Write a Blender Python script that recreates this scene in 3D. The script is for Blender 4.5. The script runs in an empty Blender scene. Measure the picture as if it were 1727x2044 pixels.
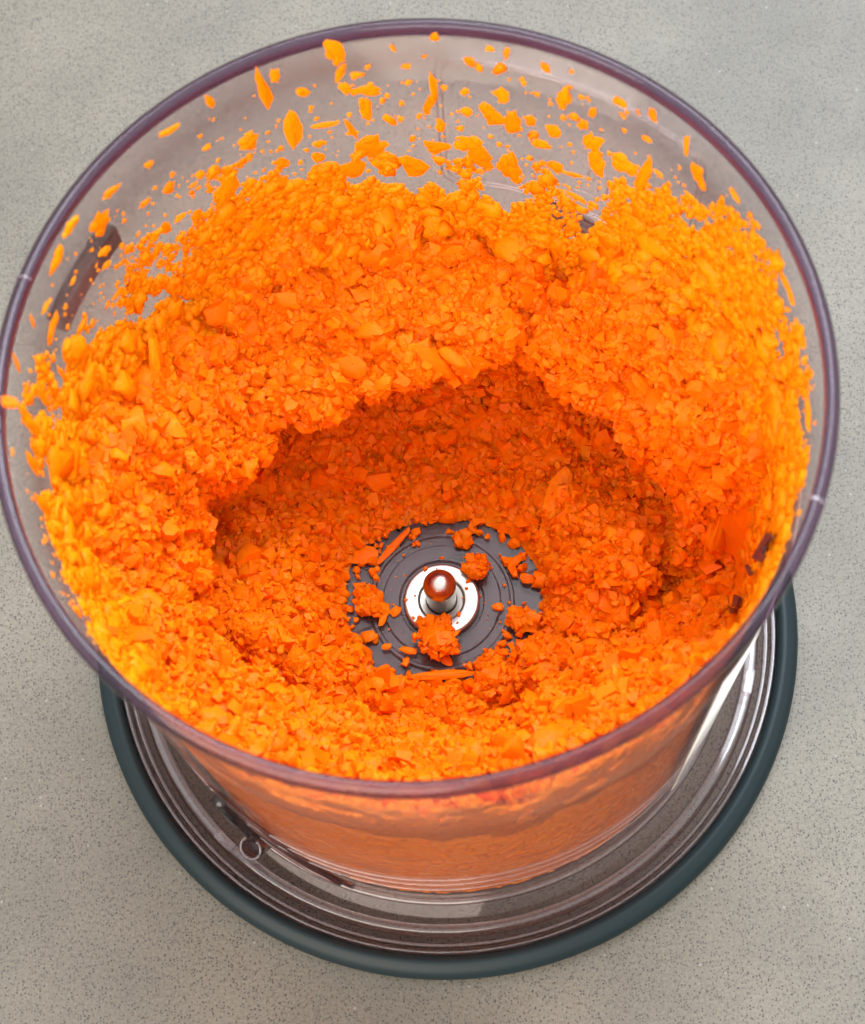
import bpy, math, random
import numpy as np
from mathutils import Vector
from mathutils.bvhtree import BVHTree

random.seed(7)
rng = np.random.default_rng(11)
S = 0.00085                       # the scene is laid out in units of 0.85 mm
scene = bpy.context.scene
col = scene.collection

# ------------------------------------------------------------------ camera
CAM_C = np.array([0.653, -166.207, 514.403])
CX = np.array([0.99116853, -0.12369192, -0.04780434])
CY = np.array([0.13260824, 0.92452428, 0.35730927])
CZ = np.array([0.0, 0.36049295, -0.93276194])      # viewing direction
FPX, W0, H0 = 4200.0, 1727.0, 2044.0
cd = bpy.data.cameras.new("camera")
cam = bpy.data.objects.new("camera", cd)
col.objects.link(cam)
from mathutils import Matrix
M = Matrix.Identity(4)
for i in range(3):
    M[i][0], M[i][1], M[i][2], M[i][3] = CX[i], CY[i], -CZ[i], CAM_C[i] * S
cam.matrix_world = M
cd.sensor_fit = 'HORIZONTAL'
cd.sensor_width = 36.0
cd.lens = FPX / W0 * 36.0
cd.clip_start = 0.01
cd.clip_end = 50.0
cd.dof.use_dof = True
cd.dof.focus_distance = 0.435
cd.dof.aperture_fstop = 30.0
scene.camera = cam

# ------------------------------------------------------------------ room light
world = bpy.data.worlds.new("World")
scene.world = world
world.use_nodes = True
bg = world.node_tree.nodes["Background"]
wt = world.node_tree
wtc = wt.nodes.new("ShaderNodeTexCoord"); wsx = wt.nodes.new("ShaderNodeSeparateXYZ"); wr = wt.nodes.new("ShaderNodeValToRGB")
wt.links.new(wtc.outputs["Generated"], wsx.inputs[0]); wt.links.new(wsx.outputs[2], wr.inputs[0]); wt.links.new(wr.outputs[0], bg.inputs[0])
wr.color_ramp.elements[0].position = 0.0; wr.color_ramp.elements[0].color = (0.50, 0.49, 0.47, 1)     # room walls
wr.color_ramp.elements[1].position = 0.85; wr.color_ramp.elements[1].color = (0.98, 0.99, 1.0, 1)     # ceiling
bg.inputs[1].default_value = 1.12

def area(name, loc, target, sx, sy, power, color):
    d = bpy.data.lights.new(name, 'AREA')
    d.shape = 'RECTANGLE'; d.size = sx; d.size_y = sy
    d.energy = power; d.color = color
    o = bpy.data.objects.new(name, d)
    col.objects.link(o)
    o.location = loc
    o.rotation_euler = (Vector(target) - Vector(loc)).to_track_quat('-Z', 'Y').to_euler()
    return o

area("window_light", (0.55, 0.95, 1.60), (0, 0, 0.05), 1.4, 1.4, 38.0, (0.80, 0.91, 1.0))
area("room_light", (-0.75, -1.30, 0.85), (0, 0, 0.05), 1.7, 1.2, 24.0, (1.0, 0.89, 0.74))

scene.view_settings.view_transform = 'Standard'
scene.view_settings.look = 'None'
scene.view_settings.exposure = 0.80
scene.view_settings.gamma = 1.0
scene.view_settings.use_curve_mapping = False
scene.render.engine = 'CYCLES'
cy = scene.cycles
cy.use_denoising = True
cy.max_bounces = 12
cy.diffuse_bounces = 6
cy.glossy_bounces = 5
cy.transmission_bounces = 10
cy.transparent_max_bounces = 32
cy.sample_clamp_indirect = 6.0
cy.use_adaptive_sampling = True
cy.adaptive_threshold = 0.05

# ------------------------------------------------------------------ helpers
def put(o, label=None, cat=None, group=None, kind=None, parent=None):
    col.objects.link(o)
    if label: o["label"] = label
    if cat: o["category"] = cat
    if group: o["group"] = group
    if kind: o["kind"] = kind
    if parent is not None: o.parent = parent
    return o

def mesh_obj(name, verts, faces, mat, smooth=False, origin=(0, 0, 0), sharp=None, **kw):
    """verts in layout units; origin in layout units (object location)."""
    v = (np.asarray(verts, float) - np.asarray(origin, float)) * S
    me = bpy.data.meshes.new(name)
    me.from_pydata(v.tolist(), [], faces if isinstance(faces, list) else faces.tolist())
    me.materials.append(mat)
    me.polygons.foreach_set("use_smooth", [smooth] * len(me.polygons))
    me.update()
    if sharp: me.set_sharp_from_angle(angle=math.radians(sharp))
    o = bpy.data.objects.new(name, me)
    par = kw.get("parent")
    off = np.array(par["_o"]) if par is not None and "_o" in par.keys() else np.zeros(3)
    o.location = (np.asarray(origin, float) - off) * S
    return put(o, **kw)

def fast_mesh(name, V, T, mat, smooth=False, sharp=None, **kw):
    me = bpy.data.meshes.new(name)
    V = np.ascontiguousarray(V * S, dtype=np.float32); T = np.ascontiguousarray(T, dtype=np.int32)
    me.vertices.add(len(V)); me.vertices.foreach_set("co", V.ravel())
    me.loops.add(T.size); me.loops.foreach_set("vertex_index", T.ravel())
    me.polygons.add(len(T))
    me.polygons.foreach_set("loop_start", np.arange(0, T.size, 3, dtype=np.int32))
    me.polygons.foreach_set("loop_total", np.full(len(T), 3, dtype=np.int32))
    me.polygons.foreach_set("use_smooth", np.full(len(T), smooth, dtype=bool))
    me.materials.append(mat)
    me.update(calc_edges=True); me.validate()
    if sharp: me.set_sharp_from_angle(angle=math.radians(sharp))
    o = bpy.data.objects.new(name, me)
    return put(o, **kw)

def empty(name, loc=(0, 0, 0), **kw):
    o = bpy.data.objects.new(name, None)
    o.empty_display_size = 0.01
    o.location = np.asarray(loc, float) * S
    return put(o, **kw)

def lathe(profile, n=192, closed=True, a0=0.0, a1=360.0):
    """profile: list of (r, z); closed joins last to first."""
    full = abs(a1 - a0) >= 359.9
    na = n if full else n + 1
    ang = np.radians(a0 + (a1 - a0) * np.arange(na) / n)
    P = np.array(profile, float); m = len(P)
    V = np.stack([P[None, :, 0] * np.cos(ang)[:, None], P[None, :, 0] * np.sin(ang)[:, None],
                  np.repeat(P[None, :, 1], na, 0)], -1).reshape(-1, 3)
    F = []
    rows = n
    for i in range(rows):
        j = (i + 1) % na if full else i + 1
        for k in range(m if closed else m - 1):
            l = (k + 1) % m
            F.append((i * m + k, j * m + k, j * m + l, i * m + l))
    if not full and closed:
        F.append(tuple(range(m))[::-1]); F.append(tuple((na - 1) * m + k for k in range(m)))
    return V, F

def rounded(pts, rad=0.4, seg=4):
    """round the corners of a closed 2-D polygon."""
    out = []
    n = len(pts)
    for i in range(n):
        p0, p1, p2 = np.array(pts[i - 1], float), np.array(pts[i], float), np.array(pts[(i + 1) % n], float)
        r = min(rad, 0.45 * np.linalg.norm(p0 - p1), 0.45 * np.linalg.norm(p2 - p1))
        a = p1 + (p0 - p1) / np.linalg.norm(p0 - p1) * r
        b = p1 + (p2 - p1) / np.linalg.norm(p2 - p1) * r
        for t in np.linspace(0, 1, seg):
            out.append(tuple((1 - t) ** 2 * a + 2 * t * (1 - t) * p1 + t * t * b))
    return out

def tube(path, r, seg=8):
    P = np.array(path, float); n = len(P)
    T = np.gradient(P, axis=0); T /= np.linalg.norm(T, axis=1)[:, None]
    V = []
    for p, t in zip(P, T):
        a = np.cross(t, [0, 0, 1.0])
        if np.linalg.norm(a) < 1e-3: a = np.cross(t, [1.0, 0, 0])
        a /= np.linalg.norm(a); b = np.cross(t, a)
        for k in range(seg):
            w = 2 * math.pi * k / seg
            V.append(p + r * (math.cos(w) * a + math.sin(w) * b))
    F = []
    for i in range(n - 1):
        for k in range(seg):
            l = (k + 1) % seg
            F.append((i * seg + k, i * seg + l, (i + 1) * seg + l, (i + 1) * seg + k))
    F.append(tuple(range(seg))[::-1]); F.append(tuple((n - 1) * seg + k for k in range(seg)))
    return np.array(V), F

def hashn(ix, iy, iz):
    h = (ix * 374761393 + iy * 668265263 + iz * 2147483647 + 144269) & 0xFFFFFFFF
    h = ((h ^ (h >> 13)) * 1274126177) & 0xFFFFFFFF
    return ((h ^ (h >> 16)) & 0xFFFF) / 65535.0 * 2 - 1

def vnoise(P, scale):
    Q = np.asarray(P) / scale
    I = np.floor(Q).astype(np.int64); f = Q - I
    u = f * f * (3 - 2 * f)
    r = 0
    for dx in (0, 1):
        for dy in (0, 1):
            for dz in (0, 1):
                w = (u[:, 0] if dx else 1 - u[:, 0]) * (u[:, 1] if dy else 1 - u[:, 1]) * (u[:, 2] if dz else 1 - u[:, 2])
                r = r + w * hashn(I[:, 0] + dx, I[:, 1] + dy, I[:, 2] + dz)
    return r

def ray(u, v):
    d = CZ + CX * (u - W0 / 2) / FPX - CY * (v - H0 / 2) / FPX
    return d / np.linalg.norm(d)

def r_in(z): return 69.3 + (np.asarray(z) - 8.0) * 0.0515       # inside of the bowl wall
def r_out(z): return r_in(z) + 1.9

def wall_point(u, v):
    d = ray(u, v)
    lo = None
    for t in np.linspace(330, 640, 1500):
        P = CAM_C + d * t
        inside = math.hypot(P[0], P[1]) < r_in(P[2])
        if inside: lo = t
        elif lo is not None: break
    if lo is None: return None
    return CAM_C + d * lo

def plane_point(u, v, z):
    d = ray(u, v); return CAM_C + d * ((z - CAM_C[2]) / d[2])

# ------------------------------------------------------------------ materials
def new_mat(name):
    m = bpy.data.materials.new(name); m.use_nodes = True
    nt = m.node_tree; nt.nodes.clear()
    out = nt.nodes.new("ShaderNodeOutputMaterial")
    return m, nt, out

def N(nt, t, **kw):
    n = nt.nodes.new(t)
    for k, v in kw.items(): setattr(n, k, v)
    return n

def counter_material():
    m, nt, out = new_mat("speckled_quartz")
    b = N(nt, "ShaderNodeBsdfPrincipled")
    tc = N(nt, "ShaderNodeTexCoord")
    def ramp(src, stops):
        r = N(nt, "ShaderNodeValToRGB")
        e = r.color_ramp.elements
        e[0].position, e[0].color = stops[0][0], (*stops[0][1], 1)
        e[1].position, e[1].color = stops[-1][0], (*stops[-1][1], 1)
        for p, c in stops[1:-1]:
            k = e.new(p); k.color = (*c, 1)
        nt.links.new(src, r.inputs[0]); return r
    def noise(scale, detail=3, rough=.55):
        n = N(nt, "ShaderNodeTexNoise"); n.inputs["Scale"].default_value = scale
        n.inputs["Detail"].default_value = detail; n.inputs["Roughness"].default_value = rough
        nt.links.new(tc.outputs["Object"], n.inputs["Vector"]); return n
    def mix(a, bb, f, mode='MIX'):
        x = N(nt, "ShaderNodeMix", data_type='RGBA', blend_type=mode)
        if isinstance(f, float): x.inputs[0].default_value = f
        else: nt.links.new(f, x.inputs[0])
        for s, i in ((a, 6), (bb, 7)):
            if isinstance(s, tuple): x.inputs[i].default_value = (*s, 1)
            else: nt.links.new(s, x.inputs[i])
        return x.outputs[2]
    big = ramp(noise(11, 6, .65).outputs[0], [(0.36, (0.106, 0.093, 0.074)), (0.62, (0.146, 0.128, 0.101))])
    fine = ramp(noise(1500, 3, .7).outputs[0], [(0.3, (0.62, 0.62, 0.62)), (0.7, (1.28, 1.28, 1.28))])
    c = mix(big.outputs[0], fine.outputs[0], 0.75, 'MULTIPLY')
    cloud = ramp(noise(26, 5, .6).outputs[0], [(0.34, (0.91, 0.915, 0.92)), (0.64, (1.05, 1.045, 1.04))])
    c = mix(c, cloud.outputs[0], 1.0, 'MULTIPLY')
    # dark grains of two sizes
    dens = ramp(noise(30, 2).outputs[0], [(0.3, (0, 0, 0)), (0.7, (1, 1, 1))])
    for sc, lo, hi, colr, keep in ((1700, 0.24, 0.44, (0.048, 0.041, 0.034), 0.45), (1250, 0.18, 0.32, (0.020, 0.017, 0.015), 0.62), (420, 0.09, 0.15, (0.2, 0.19, 0.17), 0.85)):
        v = N(nt, "ShaderNodeTexVoronoi"); v.inputs["Scale"].default_value = sc
        nt.links.new(tc.outputs["Object"], v.inputs["Vector"])
        d = ramp(v.outputs["Distance"], [(lo, (1, 1, 1)), (hi, (0, 0, 0))])
        sep = N(nt, "ShaderNodeSeparateColor"); nt.links.new(v.outputs["Color"], sep.inputs[0])
        k = N(nt, "ShaderNodeMath", operation='GREATER_THAN'); k.inputs[1].default_value = keep
        nt.links.new(sep.outputs[0], k.inputs[0])
        f = N(nt, "ShaderNodeMath", operation='MULTIPLY')
        nt.links.new(d.outputs[0], f.inputs[0]); nt.links.new(k.outputs[0], f.inputs[1])
        f2 = N(nt, "ShaderNodeMath", operation='MULTIPLY'); f2.inputs[1].default_value = 0.85
        nt.links.new(f.outputs[0], f2.inputs[0])
        c = mix(c, colr, f2.outputs[0])
    nt.links.new(c, b.inputs["Base Color"])
    rr = ramp(noise(60, 4).outputs[0], [(0.3, (0.46,) * 3), (0.7, (0.51,) * 3)])
    nt.links.new(rr.outputs[0], b.inputs["Roughness"]); b.inputs["Specular IOR Level"].default_value = 0.42
    bp = N(nt, "ShaderNodeBump"); bp.inputs["Strength"].default_value = 0.12; bp.inputs["Distance"].default_value = 0.0004
    nt.links.new(noise(1200, 3, .7).outputs[0], bp.inputs["Height"])
    nt.links.new(bp.outputs[0], b.inputs["Normal"])
    nt.links.new(b.outputs[0], out.inputs[0])
    return m

def clear_plastic(name, tint, edge, veil=0.05, rough=0.06, veilcol=(0.75, 0.68, 0.68), f0=0.045, fmax=0.9):
    """thin tinted plastic sheet: clear head-on, denser and shinier at grazing angles."""
    m, nt, out = new_mat(name)
    lw = N(nt, "ShaderNodeLayerWeight"); lw.inputs[0].default_value = 0.5
    p3 = N(nt, "ShaderNodeMath", operation='POWER'); p3.inputs[1].default_value = 3.0
    nt.links.new(lw.outputs["Facing"], p3.inputs[0])
    mx = N(nt, "ShaderNodeMix", data_type='RGBA')
    mx.inputs[6].default_value = (*tint, 1); mx.inputs[7].default_value = (*edge, 1)
    nt.links.new(p3.outputs[0], mx.inputs[0])
    tr = N(nt, "ShaderNodeBsdfTransparent"); nt.links.new(mx.outputs[2], tr.inputs[0])
    gl = N(nt, "ShaderNodeBsdfGlossy"); gl.inputs["Roughness"].default_value = rough
    tc = N(nt, "ShaderNodeTexCoord")
    ns = N(nt, "ShaderNodeTexNoise"); ns.inputs["Scale"].default_value = 90; ns.inputs["Detail"].default_value = 5
    nt.links.new(tc.outputs["Object"], ns.inputs["Vector"])
    # dull film of juice and wear
    vm = N(nt, "ShaderNodeMath", operation='MULTIPLY'); vm.inputs[1].default_value = veil * 2
    nt.links.new(ns.outputs[0], vm.inputs[0])
    df = N(nt, "ShaderNodeBsdfDiffuse"); df.inputs[0].default_value = (*veilcol, 1)
    tl = N(nt, "ShaderNodeBsdfTranslucent"); tl.inputs[0].default_value = (*veilcol, 1)
    dm = N(nt, "ShaderNodeMixShader"); dm.inputs[0].default_value = 0.5
    nt.links.new(df.outputs[0], dm.inputs[1]); nt.links.new(tl.outputs[0], dm.inputs[2])
    m1 = N(nt, "ShaderNodeMixShader")
    nt.links.new(vm.outputs[0], m1.inputs[0]); nt.links.new(tr.outputs[0], m1.inputs[1]); nt.links.new(dm.outputs[0], m1.inputs[2])
    p5 = N(nt, "ShaderNodeMath", operation='POWER'); p5.inputs[1].default_value = 5.0
    nt.links.new(lw.outputs["Facing"], p5.inputs[0])
    ma = N(nt, "ShaderNodeMath", operation='MULTIPLY_ADD'); ma.inputs[1].default_value = fmax; ma.inputs[2].default_value = f0
    nt.links.new(p5.outputs[0], ma.inputs[0])
    m2 = N(nt, "ShaderNodeMixShader")
    nt.links.new(ma.outputs[0], m2.inputs[0]); nt.links.new(m1.outputs[0], m2.inputs[1]); nt.links.new(gl.outputs[0], m2.inputs[2])
    nt.links.new(m2.outputs[0], out.inputs[0])
    return m

def solid_plastic(name, color, absorb, density, rough=0.04):
    m, nt, out = new_mat(name)
    g = N(nt, "ShaderNodeBsdfGlass"); g.inputs["Color"].default_value = (*color, 1)
    g.inputs["Roughness"].default_value = rough; g.inputs["IOR"].default_value = 1.46
    nt.links.new(g.outputs[0], out.inputs[0])
    va = N(nt, "ShaderNodeVolumeAbsorption"); va.inputs[0].default_value = (*absorb, 1); va.inputs[1].default_value = density
    nt.links.new(va.outputs[0], out.inputs[1])
    return m

def principled(name, color, rough=0.5, metal=0.0, spec=0.5, bump=None, noisecol=None):
    m, nt, out = new_mat(name)
    b = N(nt, "ShaderNodeBsdfPrincipled")
    b.inputs["Base Color"].default_value = (*color, 1); b.inputs["Roughness"].default_value = rough
    b.inputs["Metallic"].default_value = metal; b.inputs["Specular IOR Level"].default_value = spec
    tc = N(nt, "ShaderNodeTexCoord")
    if noisecol:
        n = N(nt, "ShaderNodeTexNoise"); n.inputs["Scale"].default_value = noisecol[0]; n.inputs["Detail"].default_value = 5
        nt.links.new(tc.outputs["Object"], n.inputs["Vector"])
        mx = N(nt, "ShaderNodeMix", data_type='RGBA'); mx.inputs[6].default_value = (*color, 1); mx.inputs[7].default_value = (*noisecol[1], 1)
        nt.links.new(n.outputs[0], mx.inputs[0]); nt.links.new(mx.outputs[2], b.inputs["Base Color"])
    if bump:
        n = N(nt, "ShaderNodeTexNoise"); n.inputs["Scale"].default_value = bump[0]
        nt.links.new(tc.outputs["Object"], n.inputs["Vector"])
        bp = N(nt, "ShaderNodeBump"); bp.inputs["Strength"].default_value = bump[1]; bp.inputs["Distance"].default_value = 0.0002
        nt.links.new(n.outputs[0], bp.inputs["Height"]); nt.links.new(bp.outputs[0], b.inputs["Normal"])
    nt.links.new(b.outputs[0], out.inputs[0])
    return m

def carrot_material(name, island=True, g=1.0):
    m, nt, out = new_mat(name)
    b = N(nt, "ShaderNodeBsdfPrincipled")
    r = N(nt, "ShaderNodeValToRGB"); e = r.color_ramp.elements
    e[0].position, e[0].color = 0.0, (0.95, 0.145 * g, 0.001, 1)
    e[1].position, e[1].color = 1.0, (0.98, 0.315 * g, 0.010 * g, 1)
    k = e.new(0.35); k.color = (0.96, 0.182 * g, 0.0015, 1)
    k = e.new(0.86); k.color = (0.97, 0.225 * g, 0.003, 1)
    a_var = 0.75 if g == 1.0 else 0.45
    if island:
        gn = N(nt, "ShaderNodeNewGeometry"); src = gn.outputs["Random Per Island"]
    else:
        gn = N(nt, "ShaderNodeObjectInfo"); src = gn.outputs["Random"]
    tc = N(nt, "ShaderNodeTexCoord")
    n = N(nt, "ShaderNodeTexNoise"); n.inputs["Scale"].default_value = 900; n.inputs["Detail"].default_value = 4
    nt.links.new(tc.outputs["Object"], n.inputs["Vector"])
    a = N(nt, "ShaderNodeMath", operation='MULTIPLY_ADD'); a.inputs[1].default_value = a_var
    s = N(nt, "ShaderNodeMath", operation='MULTIPLY_ADD'); s.inputs[1].default_value = 0.6; s.inputs[2].default_value = -0.17
    nt.links.new(n.outputs[0], s.inputs[0]); nt.links.new(src, a.inputs[0]); nt.links.new(s.outputs[0], a.inputs[2])
    nt.links.new(a.outputs[0], r.inputs[0])
    nt.links.new(r.outputs[0], b.inputs["Base Color"])
    b.inputs["Roughness"].default_value = 0.42
    b.inputs["Specular IOR Level"].default_value = 0.10
    b.inputs["Subsurface Weight"].default_value = 0.35
    b.inputs["Subsurface Radius"].default_value = (1.0, 0.6, 0.3)
    b.inputs["Subsurface Scale"].default_value = 0.0009
    bp = N(nt, "ShaderNodeBump"); bp.inputs["Strength"].default_value = 0.35; bp.inputs["Distance"].default_value = 0.0003
    nt.links.new(n.outputs[0], bp.inputs["Height"]); nt.links.new(bp.outputs[0], b.inputs["Normal"])
    tl = N(nt, "ShaderNodeBsdfTranslucent")
    tm = N(nt, "ShaderNodeMix", data_type='RGBA', blend_type='MULTIPLY'); tm.inputs[0].default_value = 1.0; tm.inputs[7].default_value = (1.0, 0.5, 0.3, 1)
    nt.links.new(r.outputs[0], tm.inputs[6]); nt.links.new(tm.outputs[2], tl.inputs[0])
    ms = N(nt, "ShaderNodeMixShader"); ms.inputs[0].default_value = 0.18
    nt.links.new(b.outputs[0], ms.inputs[1]); nt.links.new(tl.outputs[0], ms.inputs[2])
    nt.links.new(ms.outputs[0], out.inputs[0])
    return m

M_COUNTER = counter_material()
M_WALL = clear_plastic("smoky_clear_wall", (0.935, 0.89, 0.875), (0.84, 0.72, 0.71), veil=0.03, rough=0.13, f0=0.025, fmax=0.5)
M_FLOOR = clear_plastic("smoky_clear_floor", (0.78, 0.65, 0.65), (0.5, 0.37, 0.38), veil=0.17, rough=0.24, veilcol=(0.46, 0.32, 0.31), f0=0.018, fmax=0.5)
M_PLATE = clear_plastic("clear_plate", (0.965, 0.935, 0.93), (0.72, 0.60, 0.62), veil=0.008)
M_RIDGE = clear_plastic("clear_ridge", (0.94, 0.905, 0.91), (0.55, 0.44, 0.49), veil=0.01, rough=0.04, f0=0.07)
M_RIM = clear_plastic("smoky_plastic_rim", (0.50, 0.38, 0.50), (0.05, 0.025, 0.07), veil=0.02, rough=0.10, veilcol=(0.25, 0.17, 0.30), f0=0.035)
M_LUG = clear_plastic("smoky_plastic_lug", (0.56, 0.34, 0.34), (0.10, 0.035, 0.04), veil=0.02, f0=0.06)
M_RUBBER = principled("dark_teal_rubber", (0.0058, 0.0128, 0.0155), 0.45, spec=0.22, bump=(900, 0.08), noisecol=(60, (0.0075, 0.0155, 0.0185)))
M_STEEL = principled("brushed_steel", (0.50, 0.44, 0.40), 0.24, metal=1.0)
M_BUSH = principled("satin_steel_disc", (0.44, 0.42, 0.37), 0.38, metal=0.9)
M_LABEL = principled("white_sticker", (0.78, 0.77, 0.74), 0.5, noisecol=(40, (0.70, 0.69, 0.67)))
M_NICK = clear_plastic("cloudy_scuff", (0.9, 0.85, 0.88), (0.7, 0.6, 0.66), veil=0.12, veilcol=(0.8, 0.74, 0.78))
M_RIB = clear_plastic("dark_smoky_rib", (0.32, 0.14, 0.16), (0.05, 0.016, 0.02), veil=0.02)
M_PRINT = principled("dark_purple_print", (0.06, 0.022, 0.035), 0.4)
M_CARROT = carrot_material("chopped_carrot", True)
M_PIECE = carrot_material("carrot_piece", False)
M_PULP_LIT = carrot_material("fine_carrot_pulp_lit", True, 1.46)  # finer pulp, its colour yellowed to carry the brighter light near the wall
M_FLAKE_LIT = carrot_material("carrot_flake_lit", False, 1.5)  # flake colour yellowed the same way, brighter light painted in

# ------------------------------------------------------------------ countertop
V = np.array([(-900, -700, 0), (900, -700, 0), (900, 900, 0), (-900, 900, 0), (-900, -700, -35), (900, -700, -35), (900, 900, -35), (-900, 900, -35)], float)
mesh_obj("countertop", V, [(0, 1, 2, 3), (7, 6, 5, 4), (0, 4, 5, 1), (1, 5, 6, 2), (2, 6, 7, 3), (3, 7, 4, 0)], M_COUNTER,
         kind="structure", label="grey beige speckled stone countertop under the bowl")

# ------------------------------------------------------------------ base plate
base = empty("bowl_base", (0, 0, 0), label="clear round base plate edged with a dark teal rubber ring, under the bowl", cat="base")
V, F = lathe([(0.5, 1.6), (83.0, 1.6), (83.0, 3.2), (0.5, 3.2)], 192)
mesh_obj("plate", V, F, M_PLATE, True, parent=base)
V, F = lathe(rounded([(75.6, 3.3), (76.3, 7.2), (78.6, 7.2), (79.4, 3.3)], 0.9, 6), 256)
mesh_obj("inner_ridge", V, F, M_RIDGE, True, parent=base)
V, F = lathe(rounded([(80.4, 3.3), (80.8, 5.4), (81.6, 5.4), (81.8, 3.3)], 0.35, 4), 256)
mesh_obj("middle_ridge", V, F, M_RIDGE, True, parent=base)
V, F = lathe(rounded([(82.2, 3.3), (82.5, 6.8), (83.4, 6.8), (83.7, 3.3)], 0.4, 5), 256)
mesh_obj("outer_lip", V, F, M_RIDGE, True, parent=base)
V, F = lathe(rounded([(83.75, 0.0), (83.75, 7.2), (85.6, 8.0), (88.4, 6.4), (89.5, 3.2), (87.4, 0.0)], 1.7, 6), 256)
mesh_obj("rubber_ring", V, F, M_RUBBER, True, parent=base)
# bayonet catches on the plate
for a in (-141.0, -20.0, 100.0):
    V, F = lathe(rounded([(76.4, 7.3), (76.4, 9.2), (79.0, 9.2), (79.0, 7.3)], 0.3, 3), 6, a0=a - 2.2, a1=a + 2.2)
    mesh_obj("catch", V, F, M_PLATE, False, parent=base)

# ------------------------------------------------------------------ bowl
bowl = empty("food_processor_bowl", (0, 0, 3.2), label="smoky clear plastic food processor bowl half full of chopped carrot", cat="bowl")
bowl["_o"] = [0.0, 0.0, 3.2]
ZT = 152.2
prof = [(r_out(4.5) - 0.4, 3.6), (r_out(8), 8.0), (r_out(60), 60), (r_out(110), 110), (r_out(ZT), ZT), (r_in(ZT), ZT), (r_in(110), 110), (r_in(60), 60), (r_in(20.5), 20.5), (r_in(8) - 0.2, 8), (r_in(4) - 0.4, 3.6)]
V, F = lathe(prof, 256)
wall = mesh_obj("wall", V, F, M_WALL, True, parent=bowl)
wall.data.polygons.foreach_set("use_smooth", [True] * len(wall.data.polygons))
V, F = lathe(rounded([(77.1, 152.1), (77.2, 155.3), (78.4, 155.9), (79.9, 154.8), (80.1, 152.3), (79.0, 151.4)], 0.9, 5), 256)
mesh_obj("rim", V, F, M_RIM, True, parent=bowl)
# bead and fine rings moulded round the foot of the wall
for z, rr in ((8.5, 0.9), (30.0, 0.45), (38.0, 0.45), (45.0, 0.45)):
    V, F = lathe([(r_out(z) + 0.12 + rr * math.cos(t), z + rr * math.sin(t)) for t in np.linspace(0, 2 * math.pi, 9)[:-1]], 192)
    mesh_obj("foot_ring", V, F, M_RIDGE, True, parent=bowl)
# floor with its raised collar
FZ = 22.0
V, F = lathe([(4.6, 22.6), (10.2, 22.6), (10.6, 23.6), (14.3, 23.6), (14.7, 22.9), (16.6, 22.9), (17.0, 23.3), (17.6, 23.3), (18.0, FZ), (27.0, FZ), (46.0, 11.0), (float(r_in(8)) - 0.1, 7.6),
              (float(r_in(8)) - 0.1, 6.0), (45.0, 9.2), (26.0, FZ - 2), (4.6, FZ - 2)], 160)
flo = mesh_obj("floor_disc", V, F, M_FLOOR, False, parent=bowl)
for k in range(8):            # moulded radial ribs round the hub
    a = math.radians(k * 45 + 12)
    c, s = math.cos(a), math.sin(a)
    V, F = tube([(18.2 * c, 18.2 * s, FZ + .1), (27 * c, 27 * s, FZ + .1)], 0.35, 6)
    mesh_obj("floor_rib", V, F, M_FLOOR, True, parent=bowl)
V, F = lathe(rounded([(3.7, 22.65), (3.7, 24.0), (5.4, 24.0), (5.7, 24.7), (8.9, 24.7), (9.4, 24.2), (9.4, 22.65)], 0.22, 3), 96)
mesh_obj("bushing", V, F, M_BUSH, True, parent=bowl)
pin = [(0.02, 38.3)] + [(4.0 * math.sin(t), 34.9 + 3.4 * math.cos(t)) for t in np.linspace(0.12, math.pi / 2, 9)]
pin += [(4.0, 34.2), (3.72, 33.9), (3.65, 22.7), (0.02, 22.7)]
V, F = lathe(pin, 64, closed=False)
mesh_obj("spindle", V, F, M_STEEL, True, parent=bowl)

for u_, v_, a_, w_ in ((0, 0, 156.0, 0.2), (0, 0, -26.5, 0.3)):
    V, F = lathe([(76.7, 155.25), (78.3, 156.02), (79.95, 154.95), (80.2, 152.6), (80.35, 152.6), (80.1, 155.1), (78.3, 156.2), (76.6, 155.4)], 4, a0=a_ - w_, a1=a_ + w_)
    mesh_obj("mould_mark", V, F, M_NICK, True, parent=bowl)

def wall_bar(name, a0, a1, z0, z1, w, h, mat, n=18):
    """curved bar on the outside of the wall from (a0,z0) to (a1,z1)."""
    V = []; F = []
    for i in range(n + 1):
        t = i / n; a = math.radians(a0 + (a1 - a0) * t); z = z0 + (z1 - z0) * t
        for dr, dz in ((0.12, -h), (w, -h * .55), (w, h * .55), (0.12, h)):
            r = float(r_out(z)) + dr
            V.append((r * math.cos(a), r * math.sin(a), z + dz))
    for i in range(n):
        for k in range(4):
            l = (k + 1) % 4
            F.append((4 * i + k, 4 * i + l, 4 * i + 4 + l, 4 * i + 4 + k))
    F.append((3, 2, 1, 0)); F.append((4 * n, 4 * n + 1, 4 * n + 2, 4 * n + 3))
    return mesh_obj(name, V, F, mat, False, parent=bowl)

def wall_line(name, pts, rr, mat, dr=0.3):
    A = np.array(pts, float); t = np.linspace(0, len(A) - 1, 24); Q = np.stack([np.interp(t, np.arange(len(A)), A[:, k_]) for k_ in (0, 1)], -1)
    V, F = tube([((r_out(z) + dr) * math.cos(math.radians(a)), (r_out(z) + dr) * math.sin(math.radians(a)), z) for a, z in Q], rr, 8)
    return mesh_obj(name, V, F, mat, True, parent=bowl)
lug = wall_bar("lug", 137.5, 153.5, 129.0, 127.5, 3.4, 2.6, M_LUG)
for dz_ in (-1.5, 1.5):
    wall_line("lug_edge", [(137.5, 129.0 + dz_), (153.5, 127.5 + dz_)], 0.55, M_RIB, 3.4)
    wall_line("lug_edge", [(62.0, 88.5 + dz_), (50.0, 84.0 + dz_)], 0.55, M_RIB, 3.4)
wall_bar("lug_end", 136.6, 141.0, 129.3, 128.9, 4.2, 3.2, M_RIB, 6)
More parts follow.
